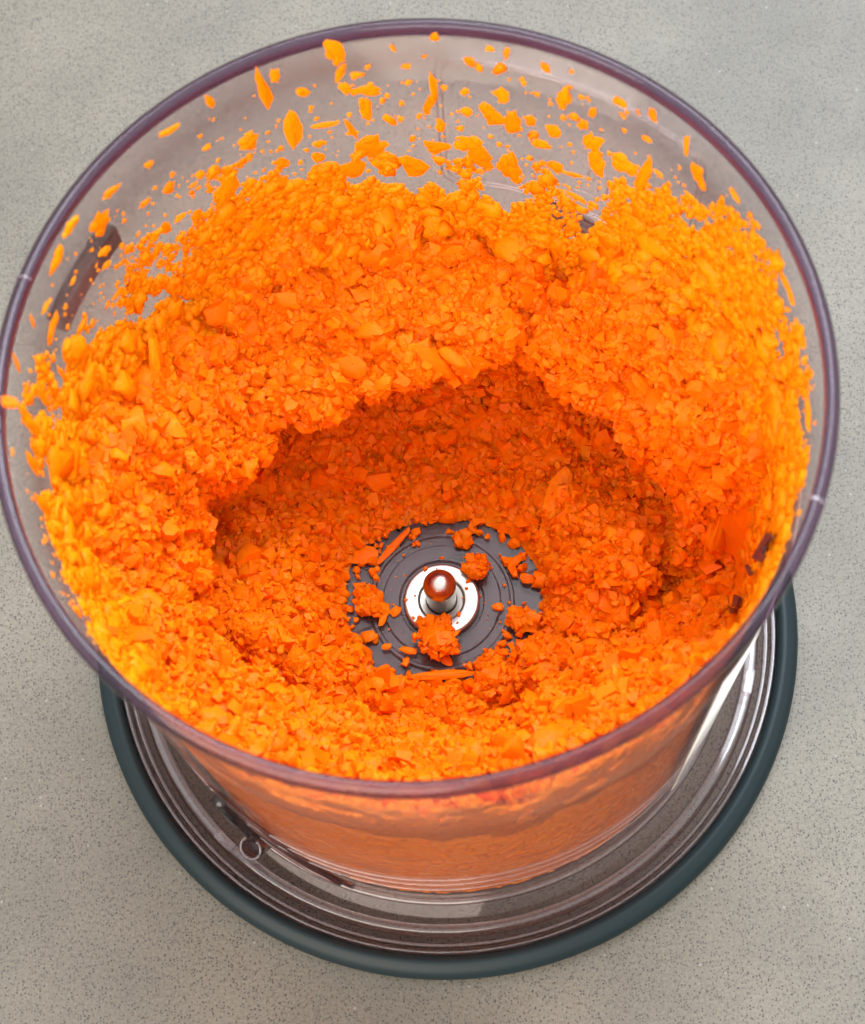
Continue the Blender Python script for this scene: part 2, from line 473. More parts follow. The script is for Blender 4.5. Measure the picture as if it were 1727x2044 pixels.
lug["label"] = "clear bayonet lug outside the left of the wall"
wall_bar("lug", 62.0, 50.0, 88.5, 84.0, 3.4, 2.6, M_LUG)
wall_bar("lug", 50.5, 49.0, 82.0, 66.0, 3.0, 2.6, M_LUG, 6)
# upright rib with two thin web lines, and the hollow stub, low on the front left
wall_line("rib", [(-137.5, 56.0), (-135.4, 20.0)], 1.9, M_RIB, 0.9)
wall_line("web_line", [(-139.5, 60.0), (-130.0, 48.0), (-115.0, 12.0)], 0.6, M_LUG)
wall_line("web_line", [(-135.0, 36.0), (-127.0, 28.0), (-117.5, 11.0)], 0.6, M_LUG)
wall_line("web_line", [(-135.0, 20.0), (-125.0, 13.0), (-117.5, 10.0)], 0.6, M_LUG)
wall_line("web_line", [(-145.0, 40.0), (-140.0, 28.0), (-136.5, 18.0)], 0.5, M_LUG)
sa = math.radians(-135.2)
sx, sy = math.cos(sa), math.sin(sa)
nn = np.array([0.66 * sx, 0.66 * sy, 0.75]); nn /= np.linalg.norm(nn)
e1 = np.array([-sy, sx, 0.0]); e2 = np.cross(nn, e1)
c0 = np.array([75.4 * sx, 75.4 * sy, 15.5])
V, F = tube([c0 - nn * 6.5, c0 - nn * 4.0, c0 - nn * 2.0, c0], 2.9, 24)
mesh_obj("stub", V, F[:-2], M_LUG, True, parent=bowl)
V, F = tube([c0 + 2.75 * (math.cos(t) * e1 + math.sin(t) * e2) for t in np.linspace(0, 2 * math.pi, 33)], 0.32, 8)
mesh_obj("stub_lip", V, F, M_NICK, True, parent=bowl)
V = [c0 - nn * 2.2 + 2.5 * (math.cos(t) * e1 + math.sin(t) * e2) for t in np.linspace(0, 2 * math.pi, 25)[:-1]] + [c0 - nn * 2.5 + 2.5 * (math.cos(t) * e1 + math.sin(t) * e2) for t in np.linspace(0, 2 * math.pi, 25)[:-1]]
mesh_obj("stub_hollow_shade", V, [tuple(range(24)), tuple(range(47, 23, -1))] + [(i_, (i_ + 1) % 24, 24 + (i_ + 1) % 24, 24 + i_) for i_ in range(24)], M_RIB, False, parent=bowl)  # dark disc standing in for the shade inside the open stub

# moulded measuring frame on the back right of the wall: two parallel lines
def frame_path(inset):
    a0, a1, z0, z1, ca, cz = 80.2 - inset, 34.2 + inset, 96.0 + inset * 1.3, 142.8 - inset * 1.5, 3.0, 5.0
    pts = []
    def arc(ac, zc, t0, t1):
        for t in np.linspace(t0, t1, 7): pts.append((ac + ca * math.cos(math.radians(t)), zc + cz * math.sin(math.radians(t))))
    for z in np.linspace(z0 + cz, z1 - cz, 12): pts.append((a0, z))
    arc(a0 - ca, z1 - cz, 0, 90)
    for a in np.linspace(a0 - ca, a1 + ca, 36): pts.append((a, z1))
    arc(a1 + ca, z1 - cz, 90, 180)
    for z in np.linspace(z1 - cz, z0 + cz, 12): pts.append((a1, z))
    arc(a1 + ca, z0 + cz, 180, 270)
    for a in np.linspace(a1 + ca, a0 - ca, 36): pts.append((a, z0))
    arc(a0 - ca, z0 + cz, 270, 360)
    return [((r_out(z) + .05) * math.cos(math.radians(a)), (r_out(z) + .05) * math.sin(math.radians(a)), z) for a, z in pts]
for inset, rr in ((0.0, 0.26), (0.9, 0.22)):
    V, F = tube(frame_path(inset), rr, 6)
    mesh_obj("measuring_frame", V, F, M_RIDGE, True, parent=bowl)
def wall_stroke(name, pts, rr, mat):
    V, F = tube([((r_out(z) + .05) * math.cos(math.radians(a)), (r_out(z) + .05) * math.sin(math.radians(a)), z) for a, z in pts], rr, 6)
    return mesh_obj(name, V, F, mat, True, parent=bowl)
wall_stroke("moulded_mark", [(52.9, 107), (52.9, 112)] + [(52.1 + .8 * math.cos(t), 112 + 2.2 * math.sin(t)) for t in np.linspace(0, math.pi, 9)] + [(51.3, 107)], 0.2, M_RIDGE)
wall_stroke("moulded_mark", [(54.3 + .6 * math.cos(t), 112 + 2 * math.sin(t)) for t in np.linspace(0, 2 * math.pi, 13)], 0.2, M_RIDGE)
wall_stroke("moulded_mark", [(a, 104.0) for a in np.linspace(58, 47, 14)], 0.2, M_RIDGE)

# white sticker on the outside, front right, and dark print seen from inside
V = []; F = []
na = 24
for i in range(na + 1):
    a = math.radians(-47.0 + 40.0 * i / na)
    for dr, z in ((0.08, 14.0), (0.26, 14.0), (0.26, 118.0), (0.08, 118.0)):
        r = float(r_out(z)) + dr
        V.append((r * math.cos(a), r * math.sin(a), z))
for i in range(na):
    for k in range(4):
        l = (k + 1) % 4
        F.append((4 * i + k, 4 * i + l, 4 * i + 4 + l, 4 * i + 4 + k))
F.append((3, 2, 1, 0)); F.append((4 * na, 4 * na + 1, 4 * na + 2, 4 * na + 3))
lab = mesh_obj("sticker", V, F, M_LABEL, True, parent=bowl)
lab["label"] = "white sticker on the outside of the wall, front right"
def print_mark(poly):
    """outline in photo pixels laid on the inside of the wall."""
    P = [wall_point(u, v) for u, v in poly]
    if any(p is None for p in P): return
    P = np.array(P); inner = P.copy(); outer = P.copy()
    for A, d in ((inner, 2.9), (outer, 2.3)):
        h = np.hypot(P[:, 0], P[:, 1]); A[:, 0] *= (h - d) / h; A[:, 1] *= (h - d) / h
    n = len(P)
    F = [tuple(range(n)), tuple(range(2 * n - 1, n - 1, -1))] + [(i, (i + 1) % n, n + (i + 1) % n, n + i) for i in range(n)]
    mesh_obj("print_mark", np.vstack([inner, outer]), F, M_PRINT, False, parent=bowl)
print_mark([(1557, 1068), (1570, 1078), (1553, 1096), (1549, 1110), (1553, 1117), (1544, 1130), (1527, 1117)])
print_mark([(1513, 1132), (1516, 1130), (1527, 1150), (1521, 1154)])
print_mark([(1478, 1186), (1484, 1190), (1472, 1208), (1490, 1222), (1484, 1229), (1464, 1213)])
print_mark([(1490, 1190), (1502, 1198), (1494, 1218), (1486, 1214)])

# ------------------------------------------------------------------ carrot heap
def W(z): return (float(r_in(z)) - 0.35, z)
PROF = {
   90: [(18, 22.1), (28, 25.5), (38, 32), (48, 41), (53, 53), (49, 63), (40, 66), (38, 70), (47, 75), (59, 79), (68, 87), W(97)],
  118: [(19, 22.1), (28, 26), (38, 33), (48, 42), (53, 52), (50, 62), (43, 66), (41, 70), (49, 75), (60, 81), (69, 93), W(106)],
  140: [(21, 22.1), (30, 28), (40, 35), (50, 43), (54, 52), (53, 61), (48, 66), (46, 70), (53, 77), (61, 83), (69, 92), W(103)],
  131: [(20, 22.1), (29, 27), (39, 34), (49, 42), (54, 52), (52, 62), (46, 66), (44, 70), (51, 76), (60, 80), (68, 84), W(88)],
  152: [(21, 22.1), (31, 29), (40, 37), (49, 42), (53, 49), (54, 58), (49, 66), (48, 70), (54, 79), (62, 90), (70, 104), W(119)],
  160: [(21, 22.1), (31, 30), (40, 38), (48, 42), (53, 47), (54, 57), (50, 65), (49, 70), (55, 80), (62, 92), (70, 106), W(123)],
  180: [(20, 22.1), (29, 33), (38, 41), (46, 46), (51, 46), (54, 53), (52, 61), (52, 67), (57, 78), (64, 91), (71, 106), W(122)],
 -165: [(20, 22.1), (29, 34), (37, 42), (44, 46), (48, 36), (52, 38), (52, 56), (50, 66), (56, 76), (63, 89), (70, 103), W(117)],
 -148: [(20, 22.1), (27, 28), (33, 35), (39, 38), (42, 42), (44, 54), (45, 63), (49, 71), (56, 80), (63, 90), (70, 102), W(112)],
 -120: [(18, 22.1), (25, 25), (32, 29), (38, 34), (41, 44), (43, 53), (46, 63), (50, 71), (56, 80), (62, 89), (69, 97), W(105)],
  -90: [(17, 22.1), (24, 25), (31, 29), (37, 35), (40, 44), (42, 53), (45, 62), (49, 70), (55, 79), (61, 88), (68, 95), W(100)],
  -65: [(18, 22.1), (24, 26), (30, 32), (34, 37), (37, 43), (40, 52), (44, 60), (49, 68), (55, 78), (62, 88), (69, 96), W(104)],
  -42: [(20, 22.1), (27, 29), (33, 36), (37, 42), (40, 48), (43, 55), (47, 62), (52, 69), (58, 78), (64, 88), (70, 98), W(109)],
  -24: [(21, 22.1), (29, 31), (36, 39), (42, 42), (48, 41), (53, 46), (56, 47), (60, 48), (65, 50), (69.6, 57), (72.8, 80), W(113)],
  -10: [(21, 22.1), (30, 33), (38, 43), (45, 47), (50, 36), (55, 29), (60, 33), (63, 42), (66, 48), (69.8, 56), (72.8, 80), W(116)],
    3: [(21, 22.1), (30, 33), (39, 43), (46, 46), (51, 42), (56, 40), (58, 52), (58, 62), (62, 75), (67, 90), (72, 106), W(119)],
   18: [(21, 22.1), (30, 31), (38, 40), (46, 43), (53, 45), (56, 53), (53, 62), (50, 69), (56, 80), (63, 92), (70, 106), W(121)],
   40: [(21, 22.1), (30, 27), (40, 34), (50, 41), (57, 50), (57, 60), (51, 66), (49, 71), (55, 80), (62, 92), (69, 103), W(113)],
   56: [(20, 22.1), (29, 26), (39, 33), (50, 41), (57, 50), (57, 61), (51, 66), (49, 70), (54, 73), (61, 74), (68, 76), W(78)],
   66: [(19, 22.1), (28, 26), (38, 33), (49, 41), (55, 51), (54, 62), (47, 67), (46, 72), (52, 77), (60, 81), (68, 84), W(88)],
}
for _k in PROF: PROF[_k][0] = (PROF[_k][0][0] + 3.5, 22.1); PROF[_k][1] = (PROF[_k][1][0] + 1.8, PROF[_k][1][1])
for _k in PROF:                       # undercut the lip round the back and sides
    if -2 < _k < 165:
        for _j, _d in ((3, 3.5), (4, 6.5), (5, 5.5)):
            PROF[_k][_j] = (min(PROF[_k][_j][0] + _d, 66), PROF[_k][_j][1])
for _k in (160, 180, -165, -148):     # steeper bank on the left
    for _j in (3, 4, 5, 6, 7, 8, 9): PROF[_k][_j] = (PROF[_k][_j][0] + (4.5 if _j < 8 else 3.0), PROF[_k][_j][1])
for _k in (-120, -90, -65):           # low shelf and sheer bank at the front
    for _j, _q in ((2, (30, 26.5)), (3, (37, 29)), (4, (41, 36)), (5, (43, 50))): PROF[_k][_j] = _q
for _k in PROF:                       # deepen the hollow under the back lip
    if 15 < _k < 162:
        for _j, _d in ((1, 1.0), (2, 4.0), (3, 7.0), (4, 5.0)):
            PROF[_k][_j] = (PROF[_k][_j][0] + (1.5 if _j < 4 else 0), max(PROF[_k][_j][1] - _d, 23.5))
ANG = sorted(PROF)
CT = np.array([PROF[a] for a in ANG], float)          # angles x 12 x 2
NT, NSG = 640, 14
def profile_at(deg):
    A = np.array(ANG + [ANG[0] + 360], float); C = np.concatenate([CT, CT[:1]])
    d = (deg - A[0]) % 360 + A[0]
    i = np.searchsorted(A, d, side='right') - 1
    t = (d - A[i]) / (A[i + 1] - A[i]); t = t * t * (3 - 2 * t)
    return C[i] * (1 - t) + C[i + 1] * t
def catmull(P, seg):
    out = []
    Q = np.vstack([2 * P[0] - P[1], P, 2 * P[-1] - P[-2]])
    for i in range(1, len(Q) - 2):
        for t in np.arange(seg) / seg:
            a, b, c, d = Q[i - 1], Q[i], Q[i + 1], Q[i + 2]
            out.append(0.5 * (2 * b + (c - a) * t + (2 * a - 5 * b + 4 * c - d) * t * t + (3 * b - a - 3 * c + d) * t ** 3))
    out.append(P[-1]); return np.array(out)
rows = []
for i in range(NT):
    deg = -180 + 360 * i / NT
    jit = 5 * vnoise(np.array([[math.cos(math.radians(deg)) * 9, math.sin(math.radians(deg)) * 9, 3.3]]), 1.3)[0]
    P = profile_at(deg + jit)
    ca_, sa_ = math.cos(math.radians(deg)), math.sin(math.radians(deg))
    zj = 7.0 * vnoise(np.array([[ca_ * 74, sa_ * 74, 5.0]]), 9.0)[0] + 3.5 * vnoise(np.array([[ca_ * 74, sa_ * 74, 15.0]]), 3.5)[0] - 4.0
    if -40 < deg < 3: zj = 0.0
    P = P.copy(); P[11] = W(P[11, 1] + zj); P[10] = (min(P[10, 0] + 0.6, r_in(P[10, 1]) - 1.0), P[10, 1] + zj * 0.6)
    c = catmull(P, NSG)
    zt = c[-1, 1]
    down = np.array([W(z) for z in np.linspace(zt, 8.0, 12)[1:]])
    c = np.vstack([c, down])
    a = math.radians(deg)
    rows.append(np.stack([c[:, 0] * math.cos(a), c[:, 0] * math.sin(a), c[:, 1]], -1))
G = np.array(rows)                                    # NT x K x 3
K = G.shape[1]; KTOP = 11 * NSG + 1
def grid_normals(G):
    du = np.roll(G, -1, 0) - np.roll(G, 1, 0)
    dv = np.gradient(G, axis=1)
    n = np.cross(du, dv); n /= np.linalg.norm(n, axis=2)[..., None] + 1e-9
    return n
def clamp(P, pad=0.2, floor=22.08):
    P = P.copy()
    h = np.hypot(P[:, 0], P[:, 1]); m = r_in(P[:, 2]) - pad
    s = np.minimum(1, m / np.maximum(h, 1e-6)); P[:, 0] *= s; P[:, 1] *= s
    h = np.hypot(P[:, 0], P[:, 1])
    P[:, 2] = np.maximum(P[:, 2], np.where(h < 62, floor, floor - 14.2 * np.clip((h - 62) / 5, 0, 1)))
    return P
nrm = grid_normals(G)
if nrm[0, 3 * NSG, 2] < 0: nrm = -nrm
fl = G.reshape(-1, 3)
disp = 6.0 * np.abs(vnoise(fl, 11.0)) + 4.2 * np.abs(vnoise(fl + 31, 6.0)) + 2.6 * np.abs(vnoise(fl + 77, 3.2)) - 3.4
k = np.arange(K)
env = np.clip(k / (1.2 * NSG), 0.15, 1) * np.clip((KTOP - 1 - k) / (1.6 * NSG), 0.0, 1)
_deg = -180 + 360 * np.arange(NT) / NT
calm = np.clip(np.abs(_deg + 17) / 12.0 - 1.0, 0.0, 1.0)            # smooth film round the print
disp = disp.reshape(NT, K) * env[None, :] * np.where(k[None, :] > 8.3 * NSG, calm[:, None], 1.0)
# raggedness of the top edge against the wall
G2 = G + nrm * (disp - 0.5)[..., None] * (env > 0)[None, :, None]
HV = clamp(G2.reshape(-1, 3))
ii, kk = np.meshgrid(np.arange(NT), np.arange(K - 1), indexing='ij')
a = ii * K + kk; b = ((ii + 1) % NT) * K + kk
T = np.concatenate([np.stack([a, b, b + 1], -1).reshape(-1, 3), np.stack([a, b + 1, a + 1], -1).reshape(-1, 3)])
Gs = HV.reshape(NT, K, 3)
nrm2 = grid_normals(Gs)
if nrm2[0, 3 * NSG, 2] < 0: nrm2 = -nrm2

# ---- chip shapes: ragged little plates with uneven thickness
def chip_proto(n=9, rag=0.42):
    ang = (np.arange(n) + rng.uniform(-.32, .32, n)) * 2 * math.pi / n
    rad = 1 - rag + 2 * rag * rng.random(n)
    asp = rng.uniform(0.6, 1.0)
    o = np.stack([np.cos(ang) * rad, np.sin(ang) * rad * asp], -1)
    th = rng.uniform(0.40, 0.78)
    top = np.column_stack([o * rng.uniform(.55, .95), th * (1 + 0.5 * rng.uniform(-1, 1, n))])
    bot = np.column_stack([o, -th * 0.6 * (1 + 0.6 * rng.uniform(-1, 1, n))])
    sh = rng.uniform(-.25, .25, 2); top[:, :2] += sh
    V = np.vstack([top, bot, [[sh[0], sh[1], th * rng.uniform(0.9, 1.5)]], [[0, 0, -th * .8]]])
    curl = rng.uniform(-.35, .35); V[:, 2] += curl * (V[:, 0] ** 2)
    return V
def chip_tris(n=9):
    F = []
    for i in range(n):
        j = (i + 1) % n
        F += [(i, j, 2 * n), (i, n + i, n + j), (i, n + j, j), (n + j, n + i, 2 * n + 1)]
    return np.array(F)
PROTO = np.array([chip_proto() for _ in range(160)])
CT8 = chip_tris()
def basis(nv):
    """random in-plane frames for unit normals nv (n,3)."""
    r = rng.normal(size=nv.shape)
    x = np.cross(nv, r); x /= np.linalg.norm(x, axis=1)[:, None] + 1e-9
    return x, np.cross(nv, x)
def make_chips(P, nv, size, tilt, pad=0.2, proto=None, film=True, zs=1.0):
    n = len(P)
    m = nv + tilt * rng.normal(size=nv.shape) * 0.6
    m /= np.linalg.norm(m, axis=1)[:, None] + 1e-9
    x, y = basis(m)
    L = (PROTO[rng.integers(0, len(PROTO), n)]) * size[:, None, None]
    L = L * np.array([1.0, 1.0, zs])
    Wd = P[:, None] + L[..., :1] * x[:, None] + L[..., 1:2] * y[:, None] + L[..., 2:] * m[:, None]
    q = Wd.reshape(-1, 3)
    q = clamp(q, pad)
    nv_ = L.shape[1]
    if film:            # keep only a thin film round the print on the front right wall
        cc = q.reshape(n, nv_, 3).mean(1); ct = np.degrees(np.arctan2(cc[:, 1], cc[:, 0])); ch = np.hypot(cc[:, 0], cc[:, 1])
        bad = (ct > -33) & (ct < -4) & (cc[:, 2] > 53) & (cc[:, 2] < 108) & (ch > 60) & (ch < r_in(cc[:, 2]) - 1.1)
        q = q.reshape(n, nv_, 3); q[bad] = q[bad].mean(1, keepdims=True) + (q[bad] - q[bad].mean(1, keepdims=True)) * 0.02
        q = q.reshape(-1, 3)
    Tt = (CT8[None] + (np.arange(n) * nv_)[:, None, None]).reshape(-1, 3)
    return q, Tt
# sample the heap surface by area
tri = HV[T]
ar = 0.5 * np.linalg.norm(np.cross(tri[:, 1] - tri[:, 0], tri[:, 2] - tri[:, 0]), axis=1)
kf = np.concatenate([kk.reshape(-1), kk.reshape(-1)])
NFLAT = nrm2.reshape(-1, 3)
def sample(n, lo, hi, wfun=None):
    w = ar * ((kf >= lo) & (kf < hi))
    if wfun is not None: w = w * wfun(tri[:, 0])
    f = rng.choice(len(T), n, p=w / w.sum())
    b1, b2 = rng.random(n), rng.random(n); fl_ = b1 + b2 > 1; b1[fl_] = 1 - b1[fl_]; b2[fl_] = 1 - b2[fl_]
    P = tri[f, 0] + b1[:, None] * (tri[f, 1] - tri[f, 0]) + b2[:, None] * (tri[f, 2] - tri[f, 0])
    return P, NFLAT[T[f, 0]], kf[f]
VV = [HV]; TT = [T]; off = len(HV)
MI = [np.where(np.concatenate([kk.reshape(-1)] * 2) > 9.4 * NSG, 1, 0)]
def add(q, t, pulp=0):
    global off
    VV.append(q); TT.append(t + off); off += len(q)
    MI.append(np.full(len(t), pulp) if np.isscalar(pulp) else np.repeat(pulp, len(CT8)))
# loose crumbs on the hollow and lip
P, nv, kx = sample(27000, 0, int(9.6 * NSG))
sz = np.exp(rng.normal(0.06, 0.38, len(P)))
add(*make_chips(P + nv * (rng.uniform(-.5, .8, len(P)) + 0.9 * vnoise(P + 13, 2.4))[:, None], nv, sz, 1.0))
# damp, finer carrot packed higher up; its yellower tint paints in brighter light
P, nv, kx = sample(13000, int(9.2 * NSG), KTOP)
sz = np.exp(rng.normal(0.26, 0.42, len(P)))
add(*make_chips(P + nv * rng.uniform(-.7, .25, len(P))[:, None], nv, sz, 0.28, zs=0.6), (rng.random(len(P)) < (kx / NSG - 9.2) / 1.5).astype(int))
# pressed flat against the wall, seen from outside
P, nv, kx = sample(5500, KTOP - 1, K - 1)
sz = np.exp(rng.normal(0.3, 0.3, len(P)))
add(*make_chips(P, nv, sz, 0.15, 0.12), 1)
# crumbs scattered on the bare floor round the spindle
n = 110
th_ = rng.uniform(0, 2 * math.pi, n); rr_ = rng.uniform(17, 24, n) + rng.exponential(1.0, n)
P = np.stack([rr_ * np.cos(th_), rr_ * np.sin(th_), np.full(n, 22.9)], -1)
add(*make_chips(P, np.tile([0, 0, 1.0], (n, 1)), np.exp(rng.normal(-.1, .4, n)), 0.4))
# specks of pulp stuck to the hub
n = 46
th_ = rng.uniform(0, 2 * math.pi, n); rr_ = rng.uniform(5.0, 17.0, n)
P = np.stack([rr_ * np.cos(th_), rr_ * np.sin(th_), np.where(rr_ < 9, 24.85, np.where(rr_ < 10.4, 22.8, 23.7))], -1)
add(*make_chips(P, np.tile([0, 0, 1.0], (n, 1)), np.exp(rng.normal(-1.1, .4, n)), 0.2))
# tiny crumbs on the wall above the heap
ztop = np.array([r[KTOP - 1, 2] for r in G])
n = 30000
ia = rng.integers(0, NT, n); th_ = np.radians(-180 + 360 * ia / NT)
hh = np.minimum(rng.exponential(16.0, n) - 8, 48)
q3 = np.stack([np.cos(th_) * 74, np.sin(th_) * 74, hh * 1.0], -1)
patch = 0.65 * vnoise(q3, 13.0) + 0.6 * vnoise(q3 + 50, 5.0)
keep = patch > -0.35 + np.maximum(hh, 0) * 0.0235
th_, zz, ia, hh = th_[keep], (ztop[ia] + hh)[keep], ia[keep], hh[keep]
ok = zz < 147; th_, zz, hh = th_[ok], zz[ok], hh[ok]
P = np.stack([r_in(zz) * np.cos(th_), r_in(zz) * np.sin(th_), zz], -1)
nv = np.stack([-np.cos(th_), -np.sin(th_), np.full(len(th_), .05)], -1)
sz = np.exp(rng.normal(0.05, 0.42, len(P))) * np.where(hh > 12, 0.7, 1.0)
add(*make_chips(P + nv * 0.2, nv, sz, 0.25, 0.1, zs=0.7), 1)
n = 1300
th_ = rng.uniform(-math.pi, math.pi, n); zz = 148 - rng.uniform(0, 1, n) ** 0.7 * 45
P = np.stack([r_in(zz) * np.cos(th_), r_in(zz) * np.sin(th_), zz], -1)
nv = np.stack([-np.cos(th_), -np.sin(th_), np.full(n, .05)], -1)
add(*make_chips(P + nv * 0.1, nv, np.exp(rng.normal(-0.75, 0.4, n)), 0.2, 0.1), 1)
heap_V = np.vstack(VV); heap_T = np.vstack(TT)
heap = fast_mesh("chopped_carrot", heap_V, heap_T, M_CARROT, True, sharp=58, kind="stuff", cat="carrot",
          label="heap of finely chopped orange carrot lining the inside of the bowl")

heap.data.materials.append(M_PULP_LIT)
_mi = np.concatenate(MI)
_soft = np.zeros(len(heap_V), bool); _soft[heap_T[_mi == 1].ravel()] = True; _soft[:len(HV)] = True
_ev = np.zeros(len(heap.data.edges) * 2, np.int32); heap.data.edges.foreach_get("vertices", _ev)
_at = heap.data.attributes.get("sharp_edge")
if _at is not None and _soft.size == len(heap.data.vertices):
    _sh = np.zeros(len(heap.data.edges), bool); _at.data.foreach_get("value", _sh)
    _sh &= ~_soft[_ev.reshape(-1, 2)[:, 0]]; _at.data.foreach_set("value", _sh)
if len(heap.data.polygons) == len(heap_T): heap.data.polygons.foreach_set("material_index", np.concatenate(MI).astype(np.int32))

bvh = BVHTree.FromPolygons([tuple(v) for v in HV.tolist()], T.tolist())
def heap_hit(u, v):
    d = ray(u, v)
    h = bvh.ray_cast(Vector(CAM_C), Vector(d))
    if h[0] is None: return None
    nn = np.array(h[1]); nn = nn if nn @ d < 0 else -nn
    return np.array(h[0]), nn

# ------------------------------------------------------------------ single carrot pieces
def plate_mesh(a, b, c, n=11, rag=0.22):
    """ragged lump, half-sizes a, b in its plane and c in thickness."""
    ang = (np.arange(n) + rng.uniform(-.3, .3, n)) * 2 * math.pi / n
    rad = 1 - rag + 2 * rag * rng.random(n) * rng.choice([1, 1, .6], n)
    o = np.stack([np.cos(ang) * rad * a, np.sin(ang) * rad * b], -1)
    V = np.vstack([np.column_stack([o * .8, np.full(n, -c) * rng.uniform(.7, 1, n)]),
                   np.column_stack([o, c * rng.uniform(-.3, .3, n)]),
                   np.column_stack([o * rng.uniform(.45, .8, (n, 1)), c * rng.uniform(.55, 1., n)]),
                   [[0, 0, -c], [0, 0, c * rng.uniform(.8, 1.1)]]])
    F = []
    for i in range(n):
        j = (i + 1) % n
        F += [(j, i, 3 * n), (i, j, n + j), (i, n + j, n + i), (n + i, n + j, 2 * n + j), (n + i, 2 * n + j, 2 * n + i), (2 * n + i, 2 * n + j, 3 * n + 1)]
    return V, F
PIECES = 0
def piece(name, P, X_, Y_, Z_, dims, label, group=None, n=11, rag=0.22, pad=0.1, bend=0.0, shape=None, mat=None):
    mat = mat or M_PIECE
    global PIECES
    V, F = plate_mesh(*dims, n=n, rag=rag) if shape is None else shape
    V = V.copy(); V[:, 2] += bend * (V[:, 0] ** 2)
    Wd = P + V[:, :1] * X_ + V[:, 1:2] * Y_ + V[:, 2:] * Z_
    Wd = clamp(Wd, pad)
    PIECES += 1
    return mesh_obj(name, Wd, [tuple(f) for f in F], mat, True, sharp=52, origin=P, label=label, cat="carrot", group=group)
def zone(th):
    d = math.degrees(th)
    if 105 < d <= 180 or d < -150: return "left"
    if -70 < d < 45: return "right"
    return "back"
def wall_piece(u, v, w, h, rag=0.34):
    P = wall_point(u, v)
    if P is None or P[2] > 153: return
    th = math.atan2(P[1], P[0])
    t = np.array([-math.sin(th), math.cos(th), 0]); nn = np.array([-math.cos(th), -math.sin(th), 0.05]); up = np.array([0.05 * math.cos(th), 0.05 * math.sin(th), 1.0])
    dist = (P - CAM_C) @ CZ
    def px(vv): return np.array([vv @ CX, vv @ CY]) * FPX / dist
    tp, sp, np_ = px(t), px(up), px(nn)
    c = min(1.3, 0.25 + 0.10 * min(w, h) / 8.5)
    hx, hy = w / 2, h / 2
    A = np.array([[tp[0] ** 2, sp[0] ** 2], [tp[1] ** 2, sp[1] ** 2]])
    rhs = np.array([hx ** 2 - (np_[0] * c) ** 2, hy ** 2 - (np_[1] * c) ** 2])
    try: s2 = np.linalg.solve(A, rhs)
    except np.linalg.LinAlgError: s2 = np.array([1., 1.])
    m = min(w, h) / 17.0; M_ = max(w, h) / 17.0
    a = math.sqrt(min(max(s2[0], (0.7 * m) ** 2), (1.6 * M_) ** 2)); b = math.sqrt(min(max(s2[1], (0.7 * m) ** 2), (2.2 * M_) ** 2))
    shape = None
    if max(w, h) > 26:
        parts = [((0, 0), 0.8)] + [((rng.uniform(-.6, .6), rng.uniform(-.6, .6)), rng.uniform(.35, .6)) for _ in range(rng.integers(1, 4))]
        Vs, Fs, o_ = [], [], 0
        for (cx_, cy_), sc_ in parts:
            v_, f_ = plate_mesh(a * sc_, b * sc_, c * rng.uniform(.7, 1.0), 10, .34)
            Vs.append(v_ + np.array([cx_ * a, cy_ * b, 0])); Fs += [tuple(i_ + o_ for i_ in q_) for q_ in f_]; o_ += len(v_)
        shape = (np.vstack(Vs), Fs)
    rot = rng.uniform(-.35, .35)
    X_ = t * math.cos(rot) + up * math.sin(rot); Y_ = -t * math.sin(rot) + up * math.cos(rot)
    big = "large ragged" if max(w, h) > 34 else ("tiny" if max(w, h) < 21 else "small")
    z = zone(th); hgt = "high up near the rim" if P[2] > 128 else "just above the heap"
    piece("carrot_flake", P + nn * (c * .6), X_, Y_, nn, (a, b, c), "%s orange carrot flake stuck to the clear %s wall %s" % (big, z, hgt), "%s carrot flakes on the %s wall %s" % (big, z, hgt), n=11, rag=rag, shape=shape, mat=M_FLAKE_LIT)

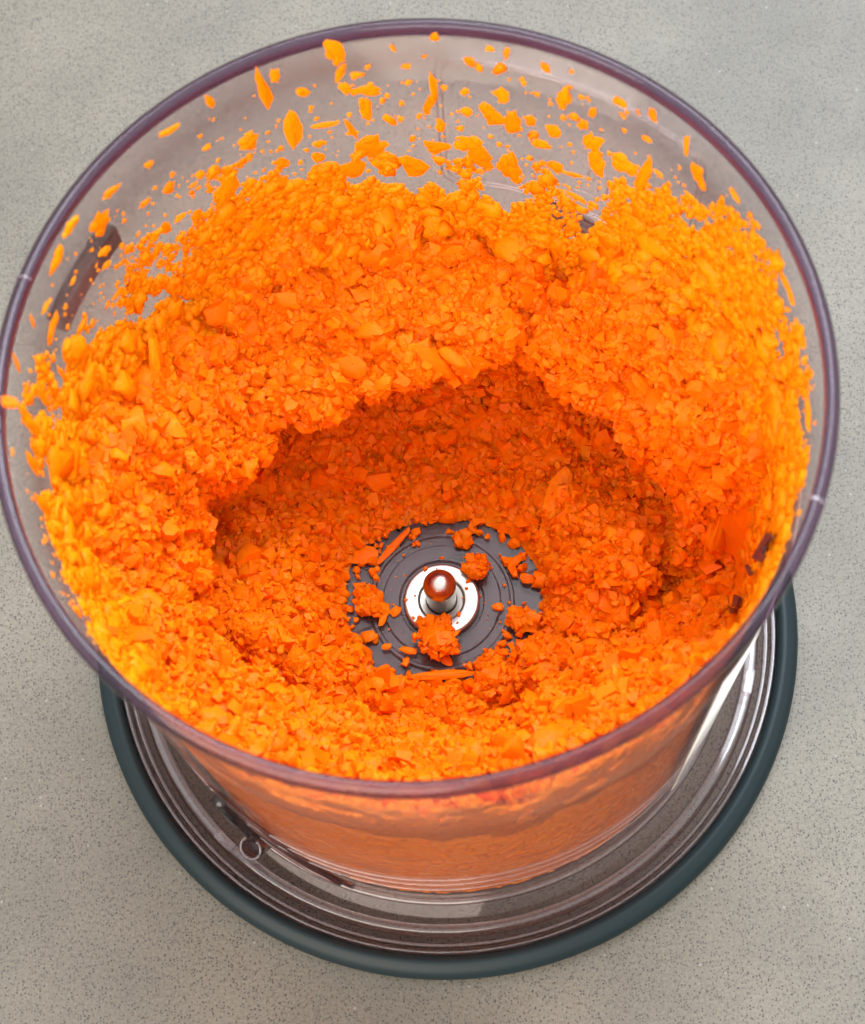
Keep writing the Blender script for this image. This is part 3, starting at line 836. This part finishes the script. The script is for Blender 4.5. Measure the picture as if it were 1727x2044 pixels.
FLAKES = [(418,200,20,30),(335,260,50,25),(525,172,28,62),(548,150,24,22),(605,182,32,25),(668,97,50,42),(678,140,25,30),(690,172,30,20),(728,177,66,22),(732,219,30,42),
(776,236,22,24),(495,280,45,35),(580,250,44,62),(645,248,78,20),(703,258,18,40),(638,285,30,16),(637,312,30,22),(735,288,84,42),(455,365,46,62),(562,322,28,22),(412,292,20,16),
(296,327,16,18),(218,383,40,24),(336,373,22,26),(288,403,24,20),(385,367,20,14),(398,348,18,20),(137,448,36,38),(198,440,36,56),(205,500,25,28),(210,527,20,25),(108,520,44,44),
(143,560,14,24),(88,612,18,30),(100,655,44,36),(62,640,12,16),(232,585,22,26),(358,432,24,22),(390,430,30,30),(310,465,38,38),(330,455,25,30),(311,500,22,26),(335,497,25,25),
(282,520,16,20),(280,545,20,18),(412,445,60,30),(866,175,20,48),(938,121,22,14),(978,95,18,12),(1012,105,12,20),(1090,133,18,18),(1142,141,10,10),(1131,190,34,40),(1045,161,14,14),
(1002,185,42,30),(985,228,56,46),(932,221,22,20),(1025,245,38,38),(928,180,20,14),(880,250,20,22),(1110,260,35,30),(1080,285,40,24),(1186,282,40,44),(1195,325,52,46),(1166,245,30,24),
(1184,222,16,20),(1243,203,34,26),(1305,228,20,24),(1294,276,26,20),(1372,290,14,44),(1392,345,26,36),(1402,365,16,24),(1252,328,64,52),(1288,350,30,66),(1318,345,24,20),(1470,388,30,26),
(1380,390,30,14),(1243,370,34,24),(1478,485,34,50),(1470,548,56,56),(1575,572,28,46),(1555,610,38,38),(1600,662,38,46),(1548,700,44,66),(1566,660,30,44),(1570,750,28,38),(1618,822,36,52),
(1612,905,20,24),(1522,745,26,40),(1528,640,30,40),(30,725,16,26),(85,740,24,26),(80,785,36,36),(107,785,10,36),(52,840,50,60),(66,895,30,34),(62,930,40,36),(96,988,24,30),(84,1010,50,44),(22,905,8,20),
(152,700,26,30),(130,760,24,60),(140,830,28,60),(160,650,34,30),(868,72,18,14),(785,95,12,14),(712,146,24,10),(858,205,26,40),(1060,240,24,18),(940,285,60,34),(870,290,60,26),(960,310,60,40),(1020,330,60,44),(830,330,60,40),(700,335,70,36),(640,345,60,36),(560,365,44,40),(520,385,50,34),(1110,330,44,28),(1150,390,60,22),(1140,345,50,18)]
for f in FLAKES: wall_piece(*f)

# pieces one can single out on the heap and on the bowl floor
def heap_piece(u, v, length, width, thick, angle, label, name="carrot_chip", lift=0.4, rag=0.16, n=11, group=None, bend=0.0, tilt=0.35, z=None):
    if z is None:
        h = heap_hit(u, v)
        if h is None: return
        P, nn = h
        d = ray(u, v); nn = nn * (1 - tilt) - d * tilt; nn /= np.linalg.norm(nn)
    else:
        P = plane_point(u, v, z); nn = np.array([0, 0, 1.0])
    # long axis: the picture direction `angle` (degrees, anticlockwise) brought into the surface
    w = CX * math.cos(math.radians(angle)) + CY * math.sin(math.radians(angle))
    X_ = w - nn * (w @ nn); X_ /= np.linalg.norm(X_); Y_ = np.cross(nn, X_)
    return piece(name, P + nn * lift, X_, Y_, nn, (length / 2, width / 2, thick / 2), label, group, n=n, rag=rag, bend=bend)

heap_piece(700, 728, 9.2, 6.0, 2.6, 0, "large flat carrot chunk on the lip behind the hollow", "carrot_chunk", 1.2, 0.10)
heap_piece(862, 724, 14, 4.6, 3.0, -22, "long finger of carrot pointing right from the lip over the hollow", "carrot_finger", 1.6, 0.10)
heap_piece(905, 716, 8, 3.4, 2.2, -35, "short carrot finger at the tip of the lip over the hollow", "carrot_finger", 1.6, 0.10)
heap_piece(330, 845, 11, 5.6, 2.4, -35, "pale yellow slab of carrot on the left side of the heap", "carrot_chunk", 0.9, 0.12)
heap_piece(1115, 985, 15, 5.2, 2.2, 65, "long upright carrot slice in the hollow right of the spindle", "carrot_slice", 1.0, 0.12)
heap_piece(975, 1020, 9, 1.4, 1.0, 55, "thin pointed carrot sliver behind the spindle", "carrot_sliver", 1.2, 0.12)
heap_piece(1085, 1085, 9, 4.2, 1.8, 70, "upright carrot slice at the right edge of the bare floor", "carrot_slice", 0.8, 0.12)
heap_piece(443, 1150, 10, 4.8, 2.0, -60, "flat leaning carrot slice at the foot of the left heap", "carrot_slice", 0.8, 0.10)
heap_piece(425, 1440, 8, 5.6, 2.4, -20, "bright yellow carrot chunk on the front left against the rim", "carrot_chunk", 0.8, 0.12)
heap_piece(545, 1488, 9, 3.2, 1.6, 14, "pale carrot slice at the front against the rim", "carrot_slice", 0.8, 0.12)
heap_piece(1100, 1475, 8.5, 6.2, 2.4, 40, "bright yellow carrot chunk on the front right against the rim", "carrot_chunk", 0.8, 0.12)
heap_piece(785, 1092, 13.5, 2.0, 0.7, 52, "thin pale carrot strip lying on the floor left of the spindle", "carrot_strip", 0.5, 0.10, n=14, z=23.2)
heap_piece(728, 1112, 7.5, 5.2, 1.3, 20, "broad carrot shard on the floor left of the spindle", "carrot_shard", 0.7, 0.30, z=23.0)
heap_piece(885, 1349, 15.5, 2.6, 1.3, 3, "long carrot strip lying across the floor in front of the spindle", "carrot_strip", 0.8, 0.10, n=14, z=23.6)
heap_piece(868, 1398, 9, 2.4, 1.0, 18, "narrow olive orange carrot strip in front of the long strip", "carrot_strip", 0.6, 0.14, n=12, z=23.0)
heap_piece(890, 1318, 4.6, 2.4, 1.0, -50, "small square carrot chip between front clump and long strip", "carrot_chip", 0.7, 0.16, z=23.2)
heap_piece(815, 1300, 4.6, 2.0, 1.4, -10, "small carrot chip left of the clump in front of the spindle", "carrot_chip", 0.8, 0.2, z=23.8)
heap_piece(768, 1228, 5.6, 2.6, 1.6, 72, "pointed carrot shard beside the left floor clump", "carrot_shard", 1.0, 0.28, z=23.5)
heap_piece(790, 1222, 3.2, 2.6, 1.2, 60, "small carrot chip left of the steel disc", "carrot_chip", 0.8, 0.2, z=23.6)
heap_piece(995, 1213, 3.2, 2.6, 1.4, 0, "single small carrot chip on the floor right of the spindle", "carrot_chip", 0.8, 0.16, z=23.6)
heap_piece(1052, 1157, 4.2, 3.0, 1.4, -20, "carrot chip at the right edge of the bare floor", "carrot_chip", 0.8, 0.18, z=23.0)
heap_piece(1028, 1122, 4.8, 2.6, 1.2, 40, "carrot shard behind right of the spindle on the floor", "carrot_shard", 0.8, 0.2, z=23.0)
heap_piece(738, 1272, 3.4, 3.2, 1.4, 0, "round carrot chip on the floor front left of the spindle", "carrot_chip", 0.8, 0.16, z=23.0)
heap_piece(772, 1292, 2.4, 1.8, 1.0, 30, "tiny carrot chip on the floor front left of the spindle", "carrot_chip", 0.6, 0.2, z=23.0)
heap_piece(12, 806, 6.5, 2.6, 1.6, -15, "pale carrot flake lying across the left rim", "carrot_flake", 0.8, 0.15, z=156.2)

def clump(u, v, z, rad, count, label):
    P = plane_point(u, v, z) ; c = P + np.array([0, 0, rad * .55])
    dv = rng.normal(size=(count, 3)); dv /= np.linalg.norm(dv, axis=1)[:, None]; dv[:, 2] = np.abs(dv[:, 2]) * .9 - .15
    pos = c + dv * rad * np.array([1, 1, .6]) * rng.uniform(.55, 1.0, (count, 1))
    q, t = make_chips(pos, dv, np.exp(rng.normal(.15, .25, count)), 0.8, proto=None)
    cv, cf = plate_mesh(rad * .85, rad * .8, rad * .5, 12, .2)
    V = np.vstack([q, cv + c]); F = [tuple(x) for x in t.tolist()] + [tuple(i + len(q) for i in f) for f in cf]
    return mesh_obj("carrot_clump", V, F, M_CARROT, True, sharp=52, origin=P, label=label, cat="carrot")
clump(872, 1277, 24.6, 5.3, 60, "largest loose carrot clump, on the steel disc in front of the spindle")
clump(952, 1137, 24.5, 3.1, 28, "carrot clump touching the back right of the steel disc")
clump(925, 1082, 22.6, 2.6, 22, "small carrot clump behind the spindle, at the edge of the heap")
clump(742, 1206, 22.6, 4.0, 40, "loose carrot clump on the floor left of the spindle")
clump(1042, 1243, 22.6, 3.6, 34, "loose carrot clump on the floor right of the spindle")
clump(985, 1330, 22.6, 3.8, 34, "loose carrot clump at the right end of the long front strip")

# larger chips lying about on the heap
cnt = 0
while cnt < 34:
    u, v = rng.uniform(120, 1560), rng.uniform(560, 1520)
    h = heap_hit(u, v)
    if h is None or np.hypot(*h[0][:2]) < 24: continue
    q_ = math.degrees(math.atan2(h[0][1], h[0][0])); r_ = np.hypot(*h[0][:2])
    zn = "hollow floor" if r_ < 42 else ("back bank" if 50 < q_ < 130 else "right bank" if -45 < q_ <= 50 else "front bank" if -135 < q_ <= -45 else "left bank")
    s = rng.uniform(2.6, 4.2)
    heap_piece(u, v, s, s * rng.uniform(.5, .95), s * rng.uniform(.4, .6), rng.uniform(0, 180),
               "larger carrot chip lying on the %s of the heap" % zn, lift=1.2, rag=rng.uniform(.15, .32), group="larger carrot chips on the %s of the heap" % zn, tilt=rng.uniform(.1, .5), n=10)
    cnt += 1
for o in bpy.data.objects:
    if "_o" in o.keys(): del o["_o"]
# pieces of a part sit under that part
def under(child, part):
    child.parent = part
    child.location = (0, 0, 0)
D = bpy.data.objects
for nm in ("stub_lip", "stub_hollow_shade"): under(D[nm], D["stub"])
for o in [o for o in D if o.name.split(".")[0] in ("lug_edge", "lug_end")]:
    under(o, D["lug"] if o.data.vertices[0].co.x < 0 else D["lug.001"])
